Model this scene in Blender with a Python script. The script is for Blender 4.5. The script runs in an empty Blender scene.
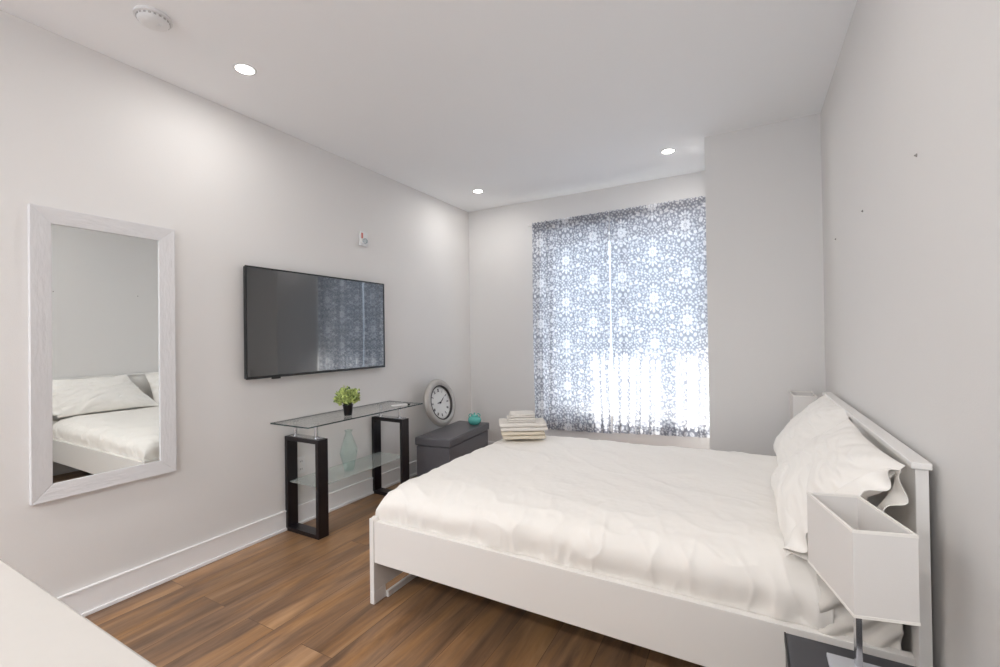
import bpy, bmesh, math, random
import numpy as np
from mathutils import Vector, Matrix, noise

PI = math.pi
random.seed(7)
scene = bpy.context.scene
C = scene.collection

# ------------------------------------------------------------------ camera
cam_data = bpy.data.cameras.new('camera')
cam = bpy.data.objects.new('camera', cam_data)
C.objects.link(cam)
cam_data.sensor_width = 36.0
cam_data.lens = 447.57 * 36.0 / 1000.0
cam_data.clip_start = 0.02
YAW, PITCH, ROLL = 0.5066, 0.0077, -0.0141
fw = Vector((-math.sin(YAW) * math.cos(PITCH), math.cos(YAW) * math.cos(PITCH), math.sin(PITCH)))
r0 = Vector((math.cos(YAW), math.sin(YAW), 0))
u0 = r0.cross(fw)
rt = math.cos(ROLL) * r0 + math.sin(ROLL) * u0
up = -math.sin(ROLL) * r0 + math.cos(ROLL) * u0
cam.matrix_world = Matrix(((rt.x, up.x, -fw.x, 0), (rt.y, up.y, -fw.y, 0), (rt.z, up.z, -fw.z, 1.2575), (0, 0, 0, 1)))
scene.camera = cam

# ------------------------------------------------------------------ world, sun, view
scene.view_settings.view_transform = 'Standard'
scene.view_settings.look = 'None'
scene.view_settings.gamma = 1.0
scene.view_settings.use_curve_mapping = False
scene.view_settings.exposure = 0.08
world = bpy.data.worlds.new('sky')
scene.world = world
world.use_nodes = True
bg = world.node_tree.nodes['Background']
bg.inputs['Color'].default_value = (0.74, 0.85, 1.0, 1)
bg.inputs['Strength'].default_value = 2.7
SUN_DIR = Vector((0.47, -0.36, -1.1)).normalized()
sl = bpy.data.lights.new('sun', 'SUN')
sl.energy = 42.0
sl.angle = 0.03
sl.color = (1.0, 0.97, 0.92)
sun = bpy.data.objects.new('sun', sl)
C.objects.link(sun)
sun.rotation_euler = SUN_DIR.to_track_quat('-Z', 'Y').to_euler()
sun.location = (-3, 8, 6)
LAMP_POWER = 3.4
ADDED_FILL_POWER = 25.0
try:
    scene.cycles.use_denoising = True
    scene.cycles.max_bounces = 12
    scene.cycles.diffuse_bounces = 8
    scene.cycles.transparent_max_bounces = 16
    scene.cycles.sample_clamp_indirect = 6.0
except Exception:
    pass

# ------------------------------------------------------------------ room numbers
H = 2.65
XL, XR = -2.703, 0.422
YB, YP = 4.186, 3.47
XP = -0.25
YF = -3.0

# ------------------------------------------------------------------ helpers
def srgb(r, g, b):
    def f(c):
        c /= 255.0
        return c / 12.92 if c <= 0.04045 else ((c + 0.055) / 1.055) ** 2.4
    return (f(r), f(g), f(b), 1)

def mat(name, col, rough=0.6, metal=0.0, bump=0.0, bscale=60.0, var=0.0, vscale=8.0, spec=0.5, stretch=None, **kw):
    m = bpy.data.materials.new(name)
    m.use_nodes = True
    nt = m.node_tree
    b = nt.nodes['Principled BSDF']
    b.inputs['Base Color'].default_value = col
    b.inputs['Roughness'].default_value = rough
    b.inputs['Metallic'].default_value = metal
    b.inputs['Specular IOR Level'].default_value = spec
    for k, v in kw.items():
        b.inputs[k].default_value = v
    tc = nt.nodes.new('ShaderNodeTexCoord')
    mp = nt.nodes.new('ShaderNodeMapping')
    if stretch: mp.inputs['Scale'].default_value = stretch
    nt.links.new(tc.outputs['Object'], mp.inputs['Vector'])
    n2 = nt.nodes.new('ShaderNodeTexNoise')
    n2.inputs['Scale'].default_value = vscale
    n2.inputs['Detail'].default_value = 5
    nt.links.new(mp.outputs['Vector'], n2.inputs['Vector'])
    mx = nt.nodes.new('ShaderNodeMix'); mx.data_type = 'RGBA'; mx.blend_type = 'MIX'
    mx.inputs[6].default_value = (col[0] * (1 - var), col[1] * (1 - var), col[2] * (1 - var), 1)
    mx.inputs[7].default_value = (min(1, col[0] * (1 + var)), min(1, col[1] * (1 + var)), min(1, col[2] * (1 + var)), 1)
    nt.links.new(n2.outputs['Fac'], mx.inputs[0])
    nt.links.new(mx.outputs[2], b.inputs['Base Color'])
    if bump > 0:
        n = nt.nodes.new('ShaderNodeTexNoise')
        n.inputs['Scale'].default_value = bscale
        n.inputs['Detail'].default_value = 4
        nt.links.new(mp.outputs['Vector'], n.inputs['Vector'])
        bp = nt.nodes.new('ShaderNodeBump')
        bp.inputs['Strength'].default_value = bump
        bp.inputs['Distance'].default_value = 0.01
        nt.links.new(n.outputs['Fac'], bp.inputs['Height'])
        nt.links.new(bp.outputs['Normal'], b.inputs['Normal'])
    return m

def thin_glass(name, tint, refl=0.035, frost=0.0, frost_col=(0.8, 0.9, 0.88, 1)):
    m = bpy.data.materials.new(name)
    m.use_nodes = True
    nt = m.node_tree
    nt.nodes.clear()
    out = nt.nodes.new('ShaderNodeOutputMaterial')
    tr = nt.nodes.new('ShaderNodeBsdfTransparent'); tr.inputs['Color'].default_value = tint
    gl = nt.nodes.new('ShaderNodeBsdfGlossy'); gl.inputs['Roughness'].default_value = 0.02
    lw = nt.nodes.new('ShaderNodeLayerWeight'); lw.inputs['Blend'].default_value = 0.5
    p5 = nt.nodes.new('ShaderNodeMath'); p5.operation = 'POWER'; p5.inputs[1].default_value = 5.0
    nt.links.new(lw.outputs['Facing'], p5.inputs[0])
    fr = nt.nodes.new('ShaderNodeMath'); fr.operation = 'MULTIPLY_ADD'; fr.inputs[1].default_value = 0.9; fr.inputs[2].default_value = refl
    nt.links.new(p5.outputs[0], fr.inputs[0])
    ms = nt.nodes.new('ShaderNodeMixShader')
    nt.links.new(fr.outputs[0], ms.inputs[0])
    nt.links.new(tr.outputs[0], ms.inputs[1]); nt.links.new(gl.outputs[0], ms.inputs[2])
    last = ms
    if frost > 0:
        df = nt.nodes.new('ShaderNodeBsdfDiffuse'); df.inputs['Color'].default_value = frost_col
        tl = nt.nodes.new('ShaderNodeBsdfTranslucent'); tl.inputs['Color'].default_value = frost_col
        m1 = nt.nodes.new('ShaderNodeMixShader'); m1.inputs[0].default_value = 0.5
        nt.links.new(df.outputs[0], m1.inputs[1]); nt.links.new(tl.outputs[0], m1.inputs[2])
        m2 = nt.nodes.new('ShaderNodeMixShader'); m2.inputs[0].default_value = frost
        nt.links.new(ms.outputs[0], m2.inputs[1]); nt.links.new(m1.outputs[0], m2.inputs[2])
        last = m2
    nt.links.new(last.outputs[0], out.inputs['Surface'])
    return m

def emis(name, col, s):
    m = bpy.data.materials.new(name)
    m.use_nodes = True
    b = m.node_tree.nodes['Principled BSDF']
    b.inputs['Emission Color'].default_value = col
    b.inputs['Emission Strength'].default_value = s
    return m

def obj(name, bm, material, parent=None, smooth=False, bevel=0.0, segs=2, auto=None):
    me = bpy.data.meshes.new(name)
    bmesh.ops.recalc_face_normals(bm, faces=bm.faces[:])
    bm.to_mesh(me); bm.free()
    me.materials.append(material)
    if smooth:
        me.polygons.foreach_set('use_smooth', [True] * len(me.polygons))
    o = bpy.data.objects.new(name, me)
    C.objects.link(o)
    if parent: o.parent = parent
    if auto:
        me.polygons.foreach_set('use_smooth', [True] * len(me.polygons))
        me.set_sharp_from_angle(angle=math.radians(auto))
    if bevel > 0:
        md = o.modifiers.new('bevel', 'BEVEL')
        md.width = bevel; md.segments = segs; md.limit_method = 'ANGLE'
        md.harden_normals = False
    return o

def np_obj(name, verts, faces, material, parent=None, smooth=True):
    me = bpy.data.meshes.new(name)
    me.vertices.add(len(verts)); me.vertices.foreach_set('co', np.asarray(verts, np.float32).ravel())
    faces = np.asarray(faces, np.int32)
    me.loops.add(faces.size); me.loops.foreach_set('vertex_index', faces.ravel())
    me.polygons.add(len(faces))
    me.polygons.foreach_set('loop_start', np.arange(0, faces.size, faces.shape[1], dtype=np.int32))
    me.update(calc_edges=True); me.validate()
    if smooth: me.polygons.foreach_set('use_smooth', [True] * len(me.polygons))
    me.materials.append(material)
    o = bpy.data.objects.new(name, me); C.objects.link(o)
    if parent: o.parent = parent
    return o

def grid_faces(nu, nv, flip=False):
    i = np.arange(nu - 1)[:, None] * nv + np.arange(nv - 1)[None, :]
    f = np.stack([i, i + nv, i + nv + 1, i + 1], -1).reshape(-1, 4)
    return f[:, ::-1] if flip else f

def box(bm, x0, x1, y0, y1, z0, z1, M=None):
    vs = [bm.verts.new((x, y, z)) for x in (x0, x1) for y in (y0, y1) for z in (z0, z1)]
    for f in ((0, 1, 3, 2), (4, 6, 7, 5), (0, 4, 5, 1), (2, 3, 7, 6), (0, 2, 6, 4), (1, 5, 7, 3)):
        bm.faces.new([vs[k] for k in f])
    if M: bmesh.ops.transform(bm, matrix=M, verts=vs)
    return vs

def B(*boxes):
    bm = bmesh.new()
    for b in boxes: box(bm, *b)
    return bm

def lathe(prof, n=32, cap=True, M=None, bm=None):
    bm = bm or bmesh.new()
    rings = []
    new = []
    for r, z in prof:
        ring = [bm.verts.new((r * math.cos(2 * PI * k / n), r * math.sin(2 * PI * k / n), z)) for k in range(n)]
        rings.append(ring); new += ring
    for a, b in zip(rings, rings[1:]):
        for k in range(n):
            bm.faces.new((a[k], a[(k + 1) % n], b[(k + 1) % n], b[k]))
    if cap:
        bm.faces.new(rings[0][::-1]); bm.faces.new(rings[-1])
    if M: bmesh.ops.transform(bm, matrix=M, verts=new)
    return bm

def tube(bm, pts, r, n=10, closed=False):
    pts = [Vector(p) for p in pts]
    rings = []
    N = len(pts)
    for i, p in enumerate(pts):
        if closed: t = pts[(i + 1) % N] - pts[i - 1]
        else: t = pts[min(i + 1, N - 1)] - pts[max(i - 1, 0)]
        t.normalize()
        a = Vector((0, 0, 1)) if abs(t.z) < 0.9 else Vector((1, 0, 0))
        s = t.cross(a).normalized(); w = s.cross(t)
        rings.append([bm.verts.new(p + r * (math.cos(2 * PI * k / n) * s + math.sin(2 * PI * k / n) * w)) for k in range(n)])
    for i in range(N if closed else N - 1):
        a, b = rings[i], rings[(i + 1) % N]
        for k in range(n): bm.faces.new((a[k], a[(k + 1) % n], b[(k + 1) % n], b[k]))
    if not closed:
        bm.faces.new(rings[0][::-1]); bm.faces.new(rings[-1])
    return bm

def thing(name, label, cat, loc=(0, 0, 0), rz=0.0, group=None):
    o = bpy.data.objects.new(name, None)
    C.objects.link(o)
    o.location = loc; o.rotation_euler = (0, 0, rz)
    o.empty_display_size = 0.05
    return tag(o, label, cat, group)

def tag(o, label, cat, group=None):
    o['label'] = label; o['category'] = cat
    if group: o['group'] = group
    return o

def struct(o):
    o['kind'] = 'structure'
    return o

def copy_tree(o, parent=None):
    c = o.copy(); C.objects.link(c)
    if parent: c.parent = parent
    for ch in [x for x in bpy.data.objects if x.parent == o]:
        copy_tree(ch, c)
    return c

# ------------------------------------------------------------------ materials
M_wall = mat('wall_paint', srgb(222, 220, 218), 0.75, bump=0.05, bscale=220, var=0.012, vscale=2.0, spec=0.25)
M_ceil = mat('ceiling_paint', srgb(243, 244, 245), 0.9, var=0.01, vscale=2.0, spec=0.1)
M_trim = mat('trim_paint', srgb(236, 235, 235), 0.4, var=0.01)
M_bedwhite = mat('white_lacquered_board', srgb(233, 231, 228), 0.35, var=0.01, vscale=3)
M_linen = mat('white_cotton', srgb(240, 237, 232), 0.9, bump=0.08, bscale=500, var=0.015, vscale=5, spec=0.1)
M_sheet = mat('grey_white_sheet', srgb(216, 212, 206), 0.9, bump=0.1, bscale=400, var=0.03, vscale=6, spec=0.1)
M_slat = mat('bed_slats_dark', srgb(60, 50, 42), 0.8, var=0.1)
M_wenge = mat('dark_wenge_veneer', srgb(22, 17, 21), 0.3, bump=0.05, bscale=40, var=0.25, vscale=30, stretch=(6, 6, 0.4))
M_chrome = mat('brushed_steel', srgb(200, 200, 202), 0.22, 1.0, var=0.03)
M_satin = mat('satin_silver', srgb(222, 224, 230), 0.5, 0.6, var=0.02)
M_glass = thin_glass('clear_tempered_glass', (0.985, 0.995, 0.99, 1))
M_edge = mat('glass_edge_dark_green', srgb(52, 66, 66), 0.2, var=0.1)
M_shelf = thin_glass('frosted_glass', (0.95, 0.985, 0.98, 1), frost=0.24, frost_col=(0.86, 0.93, 0.91, 1))
M_vase = thin_glass('tinted_bottle_glass', (0.935, 0.975, 0.965, 1), frost=0.02, frost_col=(0.7, 0.82, 0.8, 1))
M_pane = thin_glass('window_glass', (0.97, 0.98, 0.98, 1))
M_tvframe = mat('black_plastic', srgb(22, 23, 26), 0.35, var=0.05)
M_screen = mat('tv_screen_glass', (0.003, 0.003, 0.0035, 1), 0.06, spec=1.0, **{'Coat Weight': 1.0, 'Coat Roughness': 0.03, 'Coat IOR': 1.85})
M_mirror = mat('silvered_mirror', (0.90, 0.925, 0.915, 1), 0.0, 1.0, var=0.0)
M_mframe = mat('pale_grey_limed_frame', srgb(214, 213, 214), 0.55, bump=0.25, bscale=90, var=0.06, vscale=40, stretch=(1, 1, 0.25))
M_mframe_h = mat('pale_grey_limed_frame_across', srgb(214, 213, 214), 0.55, bump=0.25, bscale=90, var=0.06, vscale=40, stretch=(1, 0.25, 1))
M_leather = mat('charcoal_faux_leather', srgb(90, 88, 92), 0.36, bump=0.3, bscale=180, var=0.1, vscale=20)
M_pewter = mat('aged_pewter', srgb(178, 174, 169), 0.38, 0.4, bump=0.1, bscale=60, var=0.12, vscale=25)
M_dial = mat('off_white_dial', srgb(226, 226, 224), 0.5, var=0.02)
M_ink = mat('dark_grey_ink', srgb(72, 72, 76), 0.5)
M_teal = mat('turquoise_glaze', srgb(92, 178, 168), 0.2, var=0.12, vscale=15)
M_tealdark = mat('dark_teal_opening', srgb(30, 62, 60), 0.5)
M_towel = mat('white_terry', srgb(236, 231, 224), 0.95, bump=0.6, bscale=500, var=0.03, vscale=30, spec=0.05)
M_towel2 = mat('cream_terry', srgb(228, 218, 200), 0.95, bump=0.6, bscale=500, var=0.03, vscale=30, spec=0.05)
M_pot = mat('black_glazed_pot', srgb(20, 20, 24), 0.3, var=0.1)
M_soil = mat('dark_soil', srgb(40, 32, 24), 0.9, bump=0.8, bscale=80, var=0.3)
M_plast = mat('white_plastic', srgb(224, 224, 224), 0.4, var=0.01)
M_red = mat('red_lens', srgb(196, 120, 112), 0.3)
M_slot = mat('socket_slot', srgb(60, 60, 62), 0.5)
M_shade = mat('white_lamp_shade_fabric', srgb(226, 223, 220), 0.85, bump=0.08, bscale=600, var=0.012, **{'Transmission Weight': 0.0})
M_quartz = mat('white_quartz', srgb(196, 192, 187), 0.18, var=0.015, vscale=60)
M_cab = mat('white_cabinet_board', srgb(225, 223, 220), 0.4, var=0.01)
M_night = mat('charcoal_board', srgb(72, 72, 76), 0.45, var=0.06, vscale=12)
M_nightedge = mat('black_edge', srgb(24, 24, 26), 0.4)
M_remote_b = mat('black_remote_end', srgb(14, 14, 15), 0.4)
M_ground = mat('pale_ground', srgb(200, 200, 200), 0.9, var=0.05)
M_exterior = mat('pale_render', srgb(225, 225, 226), 0.8, var=0.03)
M_nail = mat('grey_metal_hook', srgb(150, 146, 142), 0.5, 0.2)

# wood floor
def floor_material():
    m = bpy.data.materials.new('oak_vinyl_planks'); m.use_nodes = True
    nt = m.node_tree; L = nt.links.new
    b = nt.nodes['Principled BSDF']
    tc = nt.nodes.new('ShaderNodeTexCoord')
    sp = nt.nodes.new('ShaderNodeSeparateXYZ'); L(tc.outputs['Object'], sp.inputs[0])
    cb = nt.nodes.new('ShaderNodeCombineXYZ'); L(sp.outputs['Y'], cb.inputs['X']); L(sp.outputs['X'], cb.inputs['Y'])
    br = nt.nodes.new('ShaderNodeTexBrick')
    L(cb.outputs[0], br.inputs['Vector'])
    br.offset = 0.37; br.offset_frequency = 2; br.squash = 1.0
    br.inputs['Scale'].default_value = 1.0
    br.inputs['Brick Width'].default_value = 1.22
    br.inputs['Row Height'].default_value = 0.182
    br.inputs['Mortar Size'].default_value = 0.0012
    br.inputs['Mortar Smooth'].default_value = 0.1
    br.inputs['Bias'].default_value = 0.0
    br.inputs['Color1'].default_value = (0, 0, 0, 1); br.inputs['Color2'].default_value = (1, 1, 1, 1)
    br.inputs['Mortar'].default_value = (0.5, 0.5, 0.5, 1)
    # grain: stretched noise offset per plank
    mul = nt.nodes.new('ShaderNodeVectorMath'); mul.operation = 'MULTIPLY'
    L(tc.outputs['Object'], mul.inputs[0]); mul.inputs[1].default_value = (8.5, 1.0, 1.0)
    off = nt.nodes.new('ShaderNodeVectorMath'); off.operation = 'SCALE'
    L(br.outputs['Color'], off.inputs[0]); off.inputs['Scale'].default_value = 37.0
    add = nt.nodes.new('ShaderNodeVectorMath'); add.operation = 'ADD'
    L(mul.outputs[0], add.inputs[0]); L(off.outputs[0], add.inputs[1])
    n1 = nt.nodes.new('ShaderNodeTexNoise'); n1.inputs['Scale'].default_value = 1.0; n1.inputs['Detail'].default_value = 8
    n1.inputs['Roughness'].default_value = 0.62; n1.inputs['Distortion'].default_value = 0.5
    L(add.outputs[0], n1.inputs['Vector'])
    mul2 = nt.nodes.new('ShaderNodeVectorMath'); mul2.operation = 'MULTIPLY'
    L(add.outputs[0], mul2.inputs[0]); mul2.inputs[1].default_value = (7.0, 3.0, 1.0)
    n2 = nt.nodes.new('ShaderNodeTexNoise'); n2.inputs['Scale'].default_value = 1.0; n2.inputs['Detail'].default_value = 4
    L(mul2.outputs[0], n2.inputs['Vector'])
    n3 = nt.nodes.new('ShaderNodeTexNoise'); n3.inputs['Scale'].default_value = 1.6; n3.inputs['Detail'].default_value = 3
    L(add.outputs[0], n3.inputs['Vector'])
    cr = nt.nodes.new('ShaderNodeValToRGB')
    e = cr.color_ramp.elements
    e[0].position = 0.30; e[0].color = srgb(92, 70, 54)
    e[1].position = 0.72; e[1].color = srgb(186, 146, 106)
    k = e.new(0.44); k.color = srgb(130, 100, 75)
    k = e.new(0.56); k.color = srgb(158, 120, 84)
    L(n1.outputs['Fac'], cr.inputs[0])
    # per plank tone
    hs = nt.nodes.new('ShaderNodeHueSaturation')
    mr = nt.nodes.new('ShaderNodeMapRange'); mr.inputs['To Min'].default_value = 0.78; mr.inputs['To Max'].default_value = 1.16
    L(br.outputs['Color'], mr.inputs['Value']); L(mr.outputs[0], hs.inputs['Value'])
    mr3 = nt.nodes.new('ShaderNodeMapRange'); mr3.inputs['To Min'].default_value = 0.75; mr3.inputs['To Max'].default_value = 1.2
    L(n3.outputs['Fac'], mr3.inputs['Value']); L(mr3.outputs[0], hs.inputs['Saturation'])
    L(cr.outputs[0], hs.inputs['Color'])
    fine = nt.nodes.new('ShaderNodeMapRange'); fine.inputs['From Min'].default_value = 0.3; fine.inputs['From Max'].default_value = 0.7
    fine.inputs['To Min'].default_value = 0.90; fine.inputs['To Max'].default_value = 1.06
    L(n2.outputs['Fac'], fine.inputs['Value'])
    mm = nt.nodes.new('ShaderNodeMix'); mm.data_type = 'RGBA'; mm.blend_type = 'MULTIPLY'; mm.inputs[0].default_value = 1.0
    L(hs.outputs[0], mm.inputs[6]); L(fine.outputs[0], mm.inputs[7])
    mo = nt.nodes.new('ShaderNodeMix'); mo.data_type = 'RGBA'; mo.blend_type = 'MIX'
    L(br.outputs['Fac'], mo.inputs[0]); L(mm.outputs[2], mo.inputs[6]); mo.inputs[7].default_value = srgb(96, 72, 54)
    L(mo.outputs[2], b.inputs['Base Color'])
    b.inputs['Roughness'].default_value = 0.36
    b.inputs['Specular IOR Level'].default_value = 0.4
    bp = nt.nodes.new('ShaderNodeBump'); bp.inputs['Strength'].default_value = 0.15; bp.inputs['Distance'].default_value = 0.004
    L(n2.outputs['Fac'], bp.inputs['Height']); L(bp.outputs[0], b.inputs['Normal'])
    return m
M_floor = floor_material()

def curtain_material():
    m = bpy.data.materials.new('printed_damask_voile'); m.use_nodes = True
    nt = m.node_tree; L = nt.links.new; nt.nodes.clear()
    out = nt.nodes.new('ShaderNodeOutputMaterial')
    at = nt.nodes.new('ShaderNodeAttribute'); at.attribute_name = 'print'
    cr = nt.nodes.new('ShaderNodeValToRGB')
    e = cr.color_ramp.elements
    e[0].position = 0.0; e[0].color = srgb(158, 160, 168)
    e[1].position = 1.0; e[1].color = srgb(246, 246, 248)
    k = e.new(0.45); k.color = srgb(204, 206, 212)
    L(at.outputs['Fac'], cr.inputs[0])
    df = nt.nodes.new('ShaderNodeBsdfDiffuse'); L(cr.outputs[0], df.inputs['Color'])
    tl = nt.nodes.new('ShaderNodeBsdfTranslucent'); L(cr.outputs[0], tl.inputs['Color'])
    tr = nt.nodes.new('ShaderNodeBsdfTransparent'); tr.inputs['Color'].default_value = (0.9, 0.92, 0.95, 1)
    m1 = nt.nodes.new('ShaderNodeMixShader'); m1.inputs[0].default_value = 0.5
    L(df.outputs[0], m1.inputs[1]); L(tl.outputs[0], m1.inputs[2])
    m2 = nt.nodes.new('ShaderNodeMixShader'); m2.inputs[0].default_value = 0.06
    L(m1.outputs[0], m2.inputs[1]); L(tr.outputs[0], m2.inputs[2])
    L(m2.outputs[0], out.inputs['Surface'])
    return m
M_curtain = curtain_material()

# ------------------------------------------------------------------ room shell
T = 0.15
struct(obj('floor', B((XL - T, XR + T, YF - T, YB + 0.25, -0.1, 0.0)), M_floor))
struct(obj('ceiling', B((XL - T, XR + T, YF - T, YB + 0.25, H, H + 0.12)), M_ceil))
# window opening in the far wall
WX0, WX1, WZ0, WZ1 = -1.80, -0.29, 0.50, 2.24
WT = 0.25
struct(obj('wall_left', B((XL - T, XL, YF - T, YB + 0.25, 0, H)), M_wall))
struct(obj('wall_right', B((XR, XR + T, YF - T, YP, 0, H)), M_wall))
DX0, DX1, DZ1 = -2.62, 0.34, 2.5
struct(obj('wall_behind', B((XL, DX0, YF - T, YF, 0, H), (DX1, XR, YF - T, YF, 0, H), (DX0, DX1, YF - T, YF, DZ1, H)), M_wall))
w2_ = bpy.data.objects.new('added_fill_window', None); C.objects.link(w2_); struct(w2_)  # unseen window added behind the camera to let in fill daylight
w2_.location = ((DX0 + DX1) / 2, YF - 0.10, 0)
dw = (DX1 - DX0) / 2
obj('window_frame', B((-dw, -dw + 0.06, 0, 0.06, 0, DZ1), (dw - 0.06, dw, 0, 0.06, 0, DZ1), (-0.04, 0.04, 0, 0.06, 0.06, DZ1 - 0.06), (-dw + 0.06, dw - 0.06, 0, 0.06, 0, 0.06), (-dw + 0.06, dw - 0.06, 0, 0.06, DZ1 - 0.06, DZ1)), M_trim, w2_, bevel=0.003)
obj('window_pane', B((-dw + 0.06, -0.04, 0.027, 0.033, 0.06, DZ1 - 0.06), (0.04, dw - 0.06, 0.027, 0.033, 0.06, DZ1 - 0.06)), M_pane, w2_)
for (nm, loc, rx, sx, sz) in (('sky_portal', ((DX0 + DX1) / 2, YF - 0.14, DZ1 / 2), PI / 2, DX1 - DX0, DZ1), ('sky_portal', ((WX0 + WX1) / 2, YB + WT + 0.01, (WZ0 + WZ1) / 2), -PI / 2, WX1 - WX0, WZ1 - WZ0)):
    pl = bpy.data.lights.new(nm, 'AREA'); pl.shape = 'RECTANGLE'; pl.size = sx; pl.size_y = sz
    pl.cycles.is_portal = True
    po = bpy.data.objects.new(nm, pl); C.objects.link(po); po.location = loc; po.rotation_euler = (rx, 0, 0)
bm = bmesh.new()
for b_ in ((XL, WX0, YB, YB + WT, 0, H), (WX1, XP + 0.01, YB, YB + WT, 0, H), (WX0, WX1, YB, YB + WT, 0, WZ0), (WX0, WX1, YB, YB + WT, WZ1, H)):
    box(bm, *b_)
struct(obj('wall_back', bm, M_wall))
struct(obj('wall_bumpout', B((XP, XR + T, YP, YB + WT, 0, H)), M_wall))

# window with frame, mullion, pane, sill
win = thing('window_1', 'white framed window behind the printed curtains', 'window', ((WX0 + WX1) / 2, YB + 0.18, WZ0))
del win['label']; del win['category']
struct(win)
hw, hh = (WX1 - WX0) / 2, WZ1 - WZ0
fb = B((-hw, -hw + 0.05, 0, 0.06, 0, hh), (hw - 0.05, hw, 0, 0.06, 0, hh), (-hw + 0.05, hw - 0.05, 0, 0.06, 0, 0.05), (-hw + 0.05, hw - 0.05, 0, 0.06, hh - 0.05, hh))
obj('window_frame', fb, M_trim, win, bevel=0.004)
obj('mullion', B((-0.03, 0.03, 0.005, 0.055, 0.05, hh - 0.05)), M_trim, win, bevel=0.003)
obj('window_pane', B((-hw + 0.05, -0.03, 0.027, 0.033, 0.05, hh - 0.05), (0.03, hw - 0.05, 0.027, 0.033, 0.05, hh - 0.05)), M_pane, win)
struct(obj('trim_1', B((WX0, WX1, YB - 0.02, YB + 0.18, WZ0 - 0.001, WZ0 + 0.012)), M_trim, bevel=0.003))

# baseboards: tall flat board, small cap, shoe moulding
def baseboard(name, x0, y0, x1, y1, nx, ny):
    bm = bmesh.new()
    def run(t0, t1, z0, z1):
        xs = sorted((x0 + nx * t0, x1 + nx * t1)) if nx else sorted((x0, x1))
        ys = sorted((y0 + ny * t0, y1 + ny * t1)) if ny else sorted((y0, y1))
        box(bm, xs[0], xs[1], ys[0], ys[1], z0, z1)
    run(0, 0.012, 0, 0.120)
    run(0, 0.016, 0.120, 0.130)
    run(0.012, 0.022, 0, 0.018)
    return struct(obj(name, bm, M_trim, bevel=0.002, segs=1))
baseboard('baseboard_left', XL, YF, XL, YB, 1, 0)
baseboard('baseboard_right', XR, YF, XR, YP, -1, 0)
baseboard('baseboard_back', XL + 0.022, YB, XP, YB, 0, -1)
baseboard('baseboard_bumpout', XP, YP, XR - 0.022, YP, 0, -1)


# ------------------------------------------------------------------ ceiling lights
M_lamp = emis('lit_led_disc', (1.0, 0.95, 0.88, 1), 14.0)
def downlight(x, y, label, group, power=LAMP_POWER):
    t = thing('recessed_ceiling_light', label, 'ceiling light', (x, y, H), 0, group)
    ring = lathe([(0.041, -0.0005), (0.043, -0.004), (0.050, -0.005), (0.054, -0.003), (0.055, -0.0003)], 40, cap=False)
    obj('trim_ring', ring, M_plast, t, smooth=True)
    disc = lathe([(0.0415, -0.0035), (0.0415, -0.001)], 40)
    obj('lit_disc', disc, M_lamp, t)
    ld = bpy.data.lights.new('downlight_glow', 'AREA')
    ld.shape = 'DISK'; ld.size = 0.09; ld.energy = power
    ld.color = (1.0, 0.975, 0.95); ld.spread = math.radians(178)
    lo = bpy.data.objects.new('downlight_glow', ld); C.objects.link(lo)
    lo.parent = t; lo.location = (0, 0, -0.008)
    return t
downlight(-2.236, 1.373, 'large lit recessed ceiling light nearest the smoke detector, upper left', None)
downlight(-2.231, 3.627, 'lit recessed ceiling light near the far left corner of the room', None)
downlight(-0.511, 3.589, 'lit recessed ceiling light in front of the window by the boxed-out wall', None)
downlight(-0.5, 1.37, 'unseen recessed ceiling light added behind the camera for fill', 'ceiling lights beyond the photo', LAMP_POWER)
for (x, y) in ((-2.2, -1.3), (-0.5, -1.3), (-2.2, -2.3), (-0.5, -2.3)):  # unseen downlights added behind the camera to fill the room evenly
    downlight(x, y, 'unseen recessed ceiling light added behind the camera for fill', 'ceiling lights beyond the photo', ADDED_FILL_POWER)

# smoke detector
sd = thing('smoke_detector', 'round white smoke detector on the ceiling near the left wall', 'smoke detector', (-2.205, 0.955, H))
obj('base_ring', lathe([(0.066, 0), (0.068, -0.004), (0.068, -0.012), (0.06, -0.014)], 40), M_plast, sd, auto=40)
obj('sensor_dome', lathe([(0.058, -0.012), (0.057, -0.022), (0.050, -0.032), (0.034, -0.038), (0.001, -0.039)], 40), M_plast, sd, auto=40)
bm = bmesh.new()
for k in range(20):
    a = 2 * PI * k / 20
    box(bm, 0.0565, 0.0590, -0.0045, 0.0045, -0.0215, -0.0150, Matrix.Rotation(a, 4, 'Z'))
obj('vent_slots', bm, mat('grey_vent', srgb(170, 168, 166), 0.6), sd)
obj('test_button', lathe([(0.010, -0.034), (0.010, -0.0405), (0.008, -0.0415)], 20, M=Matrix.Translation((0.02, 0.012, 0))), M_plast, sd)

# fire strobe on left wall
fs = thing('wall_alarm_strobe', 'small white wall alarm with clear lens above the television', 'alarm', (XL, 2.61, 2.06))
obj('back_plate', B((0, 0.022, -0.040, 0.040, -0.058, 0.058)), M_plast, fs, bevel=0.006)
obj('strobe_lens', lathe([(0.022, 0.020), (0.020, 0.034), (0.012, 0.042), (0.001, 0.044)], 24, M=Matrix.Translation((0, 0.005, -0.018)) @ Matrix.Rotation(PI / 2, 4, 'Y')), thin_glass('strobe_lens_glass', (0.75, 0.77, 0.8, 1), frost=0.3), fs, smooth=True)
obj('red_marking', B((0.0215, 0.0235, -0.032, -0.012, 0.0, 0.044)), M_red, fs, bevel=0.001)

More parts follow.
